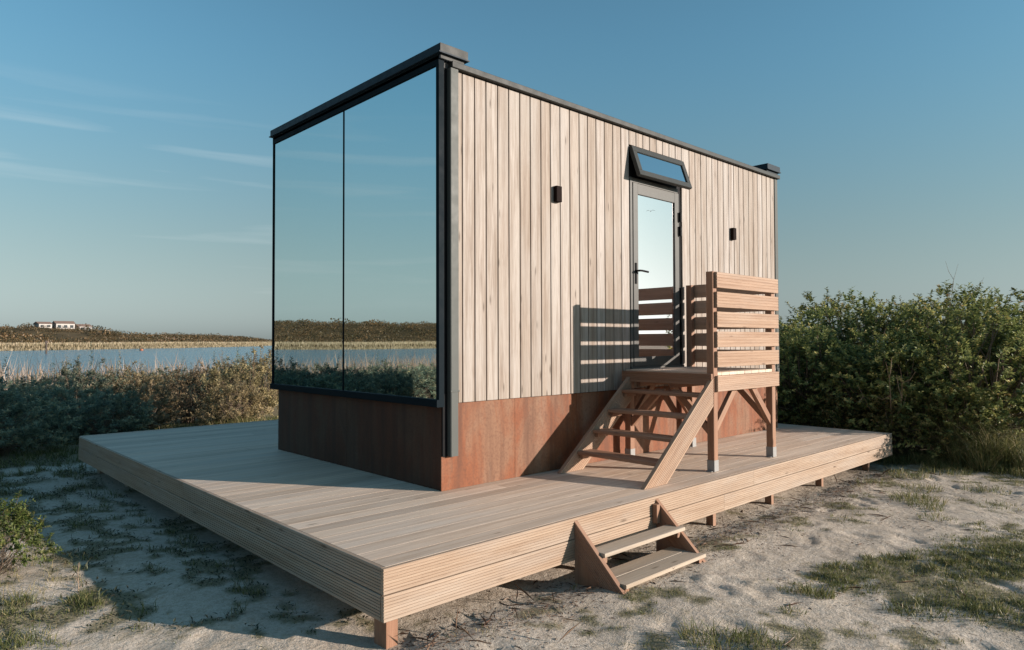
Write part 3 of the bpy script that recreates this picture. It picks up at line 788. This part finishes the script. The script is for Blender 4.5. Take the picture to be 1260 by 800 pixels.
o = make_shrub("low_shrub", "low bright green shrub in the sun at the lower left corner before the shaded sand", "shrub", None, "shrub_leaf", (-2.74, 1.45, -.40), seed=51, Rr=.30, H=.46, nsh=260, per=22, ll=.034, lw=.017, sl=.10, upness=.5, lump=.3, low=-.3)

# bare twigs sticking out of the hedge
def twig_plant(name, loc, label, cat, n, L, rad, seed, mat="twig", spread=.25, group=None):
    g = np.random.default_rng(seed); f = MB()
    for i in range(n):
        p_ = V(*loc) + V(*g.normal(0, .03, 2), -.03); d = unit(V(*g.normal(0, spread, 2), 1)); P_ = [p_]
        l_ = L*g.uniform(.6, 1.1)
        for k_ in range(6):
            d = unit(d + V(*g.normal(0, .10, 2), -.03)); P_.append(P_[-1]+d*l_/6)
        f.tube(P_, [rad*(1-.13*k_) for k_ in range(7)], 5)
        for q_ in (2, 3, 4, 5):
            dd = unit(d+V(*g.normal(0, .7, 3))); f.tube([P_[q_], P_[q_]+dd*l_*.10, P_[q_]+dd*l_*.16+V(0, 0, l_*.05)], [rad*.5, rad*.4, rad*.2], 4)
    return tag(f.build(name, mat, None, base=loc), label, cat, group)
twig_plant("bare_bush", (7.05, -1.05, -.42), "bare brown branching twigs standing before the dark hedge foot by the deck end", "bush", 7, 1.7, .010, 3, spread=.3)
twig_plant("bare_bush", (8.9, -1.1, .9), "few long bare shoots poking out of the hedge top against the sky", "bush", 6, 1.55, .006, 4, spread=.3)
twig_plant("dry_stem", (-2.40, .62, -.42), "single pale dry stem standing in the grass at the lower left", "plant", 1, .27, .005, 6, spread=.12)

# ------------------------------------------------------------------ grass and ground cover (stuff)
def on_ground(x, y): return height(x, y)-.01
P, L, W, T, Bn = [], [], [], [], []
def tuft(cx, cy, r, n, h, tone=.45, wd=.005, spread=.45):
    a = rng.uniform(0, 2*math.pi, n); q_ = r*np.sqrt(rng.random(n)); x = cx+q_*np.cos(a); y = cy+q_*np.sin(a)
    z = on_ground(x, y)
    P.append(np.stack([x, y, z], 1)); L.append(h*rng.uniform(.45, 1.2, n)); W.append(np.full(n, wd)*rng.uniform(.6, 1.3, n))
    T.append(np.clip(rng.normal(tone, .22, n), 0, 1))
    out = np.stack([x-cx, y-cy, np.zeros(n)], 1)/max(r, .02)
    Bn.append(out*.5 + np.concatenate([rng.normal(0, spread, (n, 2)), np.full((n, 1), -.25)], 1))
def scatter_tufts(poly_c, n, rx, ry, ang_, hh, per, tone=.45, thr=.42, seed=90):
    c_, s_ = math.cos(ang_), math.sin(ang_)
    for i in range(n):
        a = rng.uniform(0, 6.28); q_ = math.sqrt(rng.random()); u_, v_ = rx*q_*math.cos(a), ry*q_*math.sin(a)
        x, y = poly_c[0]+u_*c_-v_*s_, poly_c[1]+u_*s_+v_*c_
        if float(fbm(np.array([x*2.5]), np.array([y*2.5]), seed)[0]) < thr*(.75+.5*q_): continue
        tuft(x, y, rng.uniform(.03, .09), int(per*rng.uniform(.5, 1.4)), hh*rng.uniform(.6, 1.3), tone)
# big patch at lower right, tufts on the sand, grass at the hedge foot and lower left
scatter_tufts((2.2, -2.95), 420, 1.15, .36, R(-28), .05, 26, .38, .40)
scatter_tufts((3.3, -3.2), 260, 1.3, .5, R(-10), .05, 22, .4, .42)
scatter_tufts((1.45, -3.35), 160, .6, .25, R(-40), .06, 22, .35, .42)
for a_ in [(1.03, -2.52, .11, 260, .09), (.93, -2.38, .06, 90, .05), (1.35, -2.42, .10, 120, .05), (.62, -2.55, .08, 70, .05), (4.25, -2.15, .25, 420, .11), (4.0, -2.3, .15, 150, .09), (4.9, -2.0, .2, 200, .10), (3.6, -2.5, .16, 120, .07), (5.3, -2.5, .22, 200, .09), (4.6, -2.75, .2, 130, .06),
           (-.11, -2.45, .16, 300, .10), (.08, -2.62, .12, 160, .09), (-.3, -2.75, .12, 150, .08), (5.6, -1.65, .25, 260, .12), (6.2, -1.9, .3, 320, .14), (6.6, -1.2, .25, 300, .16), (6.7, -2.6, .25, 300, .18), (4.9, -1.5, .15, 100, .10), (3.0, -1.9, .1, 50, .06), (2.4, -1.75, .08, 40, .05)]: tuft(*a_)
for i in range(130): tuft(rng.uniform(6.45, 7.6), rng.uniform(-3.6, -.7), .12, 55, rng.uniform(.08, .26), .4)
# lower-left grass
for i in range(70):
    x, y = rng.uniform(-3.2, -2.62), rng.uniform(-.15, .75)
    tuft(x, y, .07, 40, rng.uniform(.04, .09), .42, .004)
for i in range(26): tuft(-2.42+rng.normal(0, .05), .45+rng.normal(0, .08), .05, 26, rng.uniform(.04, .09), .4, .004)
for i in range(50): tuft(rng.uniform(-3.0, -2.3), rng.uniform(.6, 1.9), .05, 10, rng.uniform(.05, .13), .7, .003)
def mask_grass(n, x0, x1, y0, y1, per, h, tone, wd=.004, thr=.35):
    x = rng.uniform(x0, x1, n); y = rng.uniform(y0, y1, n); k_ = vegmask(x, y) > thr; x, y = np.repeat(x[k_], per), np.repeat(y[k_], per); m_ = len(x)
    x = x+rng.normal(0, .02, m_); y = y+rng.normal(0, .02, m_)
    P.append(np.stack([x, y, on_ground(x, y)], 1)); L.append(h*rng.uniform(.4, 1.3, m_)); W.append(wd*rng.uniform(.6, 1.3, m_)); T.append(np.clip(rng.normal(tone, .24, m_), 0, 1))
    Bn.append(np.concatenate([rng.normal(0, .5, (m_, 2)), np.full((m_, 1), -.25)], 1))
mask_grass(26000, -.5, 7.2, -4.6, -1.6, 6, .032, .42, .004)
mask_grass(9000, -4, -1.0, -1.2, 6.5, 5, .03, .30)
mask_grass(9000, -12, 4, 5.8, 11, 6, .12, .35, .008)
# along the left deck edge in the shade, and scattered dry blades at the deck front
for i in range(170):
    x, y = rng.uniform(-2.4, -1.35), rng.uniform(-.6, 6.3)
    if float(vegmask(np.array([x]), np.array([y]))[0]) < .3 and x < -1.6: continue
    tuft(x, y, .06, 22, rng.uniform(.04, .12), .4, .004)
for i in range(60): tuft(rng.uniform(-1.2, 5.5), rng.uniform(-1.55, -1.28), .04, 9, rng.uniform(.03, .09), .75, .003)
for i in range(80): tuft(rng.uniform(-6, 5), front(0)-rng.uniform(.2, 2.6), .10, 30, rng.uniform(.08, .2), .35, .005)
# in front of the bushes beside the glass: brighter grass clump
for i in range(16): tuft(2.0+rng.normal(0, .35), 9.4+rng.normal(0, .2), .15, 70, rng.uniform(.25, .45), .55, .008)
def up_dirs(n): 
    d = np.concatenate([rng.normal(0, .28, (n, 2)), np.ones((n, 1))], 1); return d/np.linalg.norm(d, axis=1, keepdims=True)
P_, L_, W_, T_, B_ = map(np.concatenate, (P, L, W, T, Bn))
def stuff(name, me_, label, cat):
    o = bpy.data.objects.new(name, me_); col.objects.link(o); return tag(o, label, cat, kind="stuff")
stuff("grass", blades_mesh("grass", P_, up_dirs(len(P_)), B_, L_, W_, T_, "grass_blade"), "short green and dry grass growing in patches on the sand", "grass")
# tall feathery grass clump at the far right, one plant
P, L, W, T, Bn = [], [], [], [], []
for i in range(14): tuft(6.85+rng.normal(0, .2), -2.25+rng.normal(0, .2), .12, 230, rng.uniform(.45, .85), .52, .006, .5)
P_, L_, W_, T_, B_ = map(np.concatenate, (P, L, W, T, Bn))
o = bpy.data.objects.new("tall_grass", blades_mesh("tall_grass", P_-np.array([6.85, -2.25, -.4]), up_dirs(len(P_)), B_, L_, W_, T_, "grass_blade")); o.location = (6.85, -2.25, -.4); col.objects.link(o)
tag(o, "tall feathery green grass clump leaning before the hedge at the right edge", "grass clump")

# creeping weeds on the shaded sand, and litter below the deck edge
n = 60000
x = rng.uniform(-4.5, -1.2, n); y = rng.uniform(-1.0, 7.5, n)
k_ = (vegmask(x, y) > .4) & (rng.random(n) < .5); x, y = x[k_], y[k_]; n = len(x)
D = rng.normal(0, 1, (n, 3)); D[:, 2] = np.abs(D[:, 2])*.7
Pw = np.stack([x, y, on_ground(x, y)+rng.uniform(0, .04, n)], 1)
stuff("ground_cover", leaves_mesh("ground_cover", Pw, D, np.tile([0, 0, 1.], (n, 1))+rng.normal(0, .3, (n, 3)), rng.uniform(.015, .04, n), rng.uniform(.006, .014, n), rng.random(n), "weed_leaf"), "dark creeping weeds spread over the shaded sand left of the deck", "weeds")
n = 9000
x = np.concatenate([rng.uniform(-1.3, 6, n//2), rng.uniform(-3.4, 6, n//2)]); y = np.concatenate([-1.42+rng.normal(0, .16, n//2), rng.uniform(-4.0, -1.3, n//2)])
k_ = (np.arange(n) < n//2) | (fbm(x*1.7, y*1.7, 93) > .56); x, y = x[k_], y[k_]; n = len(x)
D = rng.normal(0, 1, (n, 3)); D[:, 2] *= .25
stuff("litter", leaves_mesh("litter", np.stack([x, y, on_ground(x, y)+.012], 1), D, np.tile([0, 0, 1.], (n, 1))+rng.normal(0, .4, (n, 3)), np.where(rng.random(n) < .06, rng.uniform(.08, .2, n), rng.uniform(.01, .05, n)), rng.uniform(.003, .009, n), rng.random(n), "litter"), "dry brown stalks and leaf bits scattered on the sand", "litter")

# ------------------------------------------------------------------ reeds, far shore, lake things
n = 19000
x = rng.uniform(-75, 48, n); y = near_shore(x) + rng.uniform(-12, 1.5, n) + 1.5*rng.normal(0, 1, n)
k_ = fbm(x*.3, y*.3, 33) > .36; x, y = x[k_], y[k_]; n = len(x)
stuff("reeds", blades_mesh("reeds", np.stack([x, y, np.maximum(height(x, y, False), -1.2)], 1), up_dirs(n)*np.array([.45, .45, 1]), np.concatenate([rng.normal(0, .25, (n, 2)), np.full((n, 1), -.1)], 1), rng.uniform(.8, 1.95, n)*(.8+.4*fbm(x*.25, y*.25, 35)), rng.uniform(.018, .04, n), np.clip(rng.normal(.6, .22, n), 0, 1), "reed_blade"), "pale golden reeds along the near edge of the lake", "reeds")
n = 90000
x = rng.uniform(-290, 330, n); y = far_shore(x) + rng.uniform(-3.5, 7, n)
stuff("far_reeds", blades_mesh("far_reeds", np.stack([x, y, np.maximum(height(x, y, False), -1.1)], 1), up_dirs(n)*np.array([.3, .3, 1]), rng.normal(0, .1, (n, 3)), rng.uniform(.55, 1.15, n), rng.uniform(.07, .14, n), np.clip(rng.normal(.5, .22, n)+.15*np.sign(y-far_shore(x)-2), 0, 1), "reed_blade"), "band of golden reeds along the far shore of the lake", "reeds")
n = 30000
x = rng.uniform(-300, 380, n); y = far_shore(x) + 7 + 190*rng.random(n)**1.4
k_ = fbm(x*.06, y*.06, 55) > .33; x, y = x[k_], y[k_]; n = len(x)
per = 30; sz = rng.uniform(.4, 1.15, n)*(1+.9*(rng.random(n) < .07))
c_ = np.repeat(np.stack([x, y, height(x, y, False)], 1), per, 0); q_ = rng.normal(0, 1, (n*per, 3)); q_ /= np.linalg.norm(q_, axis=1, keepdims=True)
s_ = np.repeat(sz, per)[:, None]
Pf = c_ + q_*s_*np.array([1.2, 1.2, .75]) + s_*np.array([0, 0, .35])
Df = q_ + rng.normal(0, .6, (n*per, 3))
stuff("dune_scrub", leaves_mesh("dune_scrub", Pf, Df, q_+rng.normal(0, .5, q_.shape), (s_*.38)[:, 0], (s_*.3)[:, 0], np.clip(np.repeat(rng.normal(.5, .25, n), per)+rng.normal(0, .12, n*per), 0, 1), "far_scrub"), "brown and olive scrub covering the far dunes", "scrub")

def house(x, y, w, d, h, rz, roof_h, label, nwin):
    zb = float(height(np.array(x), np.array(y), False))-.6
    o = thing("beach_house", (x, y, zb), label, "house", "white houses on the far dune")
    c, s = math.cos(rz), math.sin(rz)
    def loc(mb):
        mb.v = [V(x+p_[0]*c-p_[1]*s, y+p_[0]*s+p_[1]*c, zb+p_[2]) for p_ in mb.v]; return mb
    f = MB(); f.box(-w/2, w/2, -d/2, d/2, -2, h, ch=.02); loc(f).build("wall", "white_render", o)
    f = MB()
    f.poly([(-w/2-.3, -d/2-.3, h+.01), (-w/2-.3, d/2+.3, h+.01), (-w/2-.3, 0, h+roof_h)], (1, 0, 0), w+.6); rf = loc(f).build("roof", "roof_tile", o)
    for i in range(nwin):
        xx = -w/2 + (i+.5)*w/nwin
        f = MB(); f.box(xx-.6, xx+.6, -d/2-.06, -d/2+.02, h*.35, h*.78, ch=.01); loc(f).build("window", "window_dark", o)
house(48.5, 322, 4.5, 5, 1.9, .2, .9, "small white house at the left of the group on the far dune", 2)
house(55.5, 322, 6.5, 5, 2.6, .1, 1.1, "largest white house with red-brown roof in the middle of the far dune", 3)
house(62.5, 324, 5, 5, 2.0, .25, 1.0, "white house with reddish roof at the right of the group on the far dune", 2)
house(105, 352, 6, 5, 1.2, .2, 1.0, "lone low house half hidden in scrub on the far dune ridge", 2)

mp_ = MB(); mx_, my_ = -3.39+162*.1607, -4.41+162*.987
mp_.tube([(mx_, my_, -2), (mx_, my_, 1.0), (mx_, my_, 1.5)], [.16, .15, .13], 8); mp_.box(mx_-.22, mx_+.22, my_-.22, my_+.22, 1.1, 1.5)
tag(mp_.build("channel_post", "pole_wood", None, base=(mx_, my_, WATER)), "thin dark post standing alone in the lake before the far reeds", "post")
bx_, by_ = -3.39+205*.2592, -4.41+205*.9658
bo = thing("buoy", (bx_, by_, WATER), "tiny orange-brown buoy floating on the lake", "buoy")
f = MB(); f.tube([(bx_, by_, -1.2), (bx_, by_, -.9), (bx_, by_, -.6), (bx_, by_, -.5)], [.3, .5, .42, .15], 10); f.build("float", "buoy_orange", bo)
f = MB(); f.tube([(bx_, by_, -.52), (bx_, by_, .1)], [.07, .05], 6); f.build("mast", "pole_wood", bo)

# gull in the sky behind the camera, seen mirrored in the door glass
gp = V(59.07, -39.72, 15.32)
f = MB()
f.tube([gp+V(-.35, .2, 0), gp+V(-.2, .12, .02), gp+V(0, 0, .02), gp+V(.22, -.12, .02), gp+V(.33, -.18, .03)], [.02, .07, .09, .06, .02], 8)
wdir = unit(V(.5, .83, 0)); fd = unit(V(.83, -.5, 0))
for s_ in (-1, 1):
    r0, r1, r2_, r3 = gp+wdir*s_*.05, gp+wdir*s_*.35+V(0, 0, .22), gp+wdir*s_*.75+V(0, 0, .12)-fd*.1, gp+wdir*s_*.95+V(0, 0, .02)-fd*.2
    f.poly([r0+fd*.1, r1+fd*.12, r2_+fd*.05, r3, r2_-fd*.08, r1-fd*.1, r0-fd*.1], (0, 0, 1), .012)
f.v = [gp+(p_-gp)*.55 for p_ in f.v]
tag(f.build("gull", "gull_white", None, base=tuple(gp)), "small flying gull seen mirrored high in the door glass", "bird")
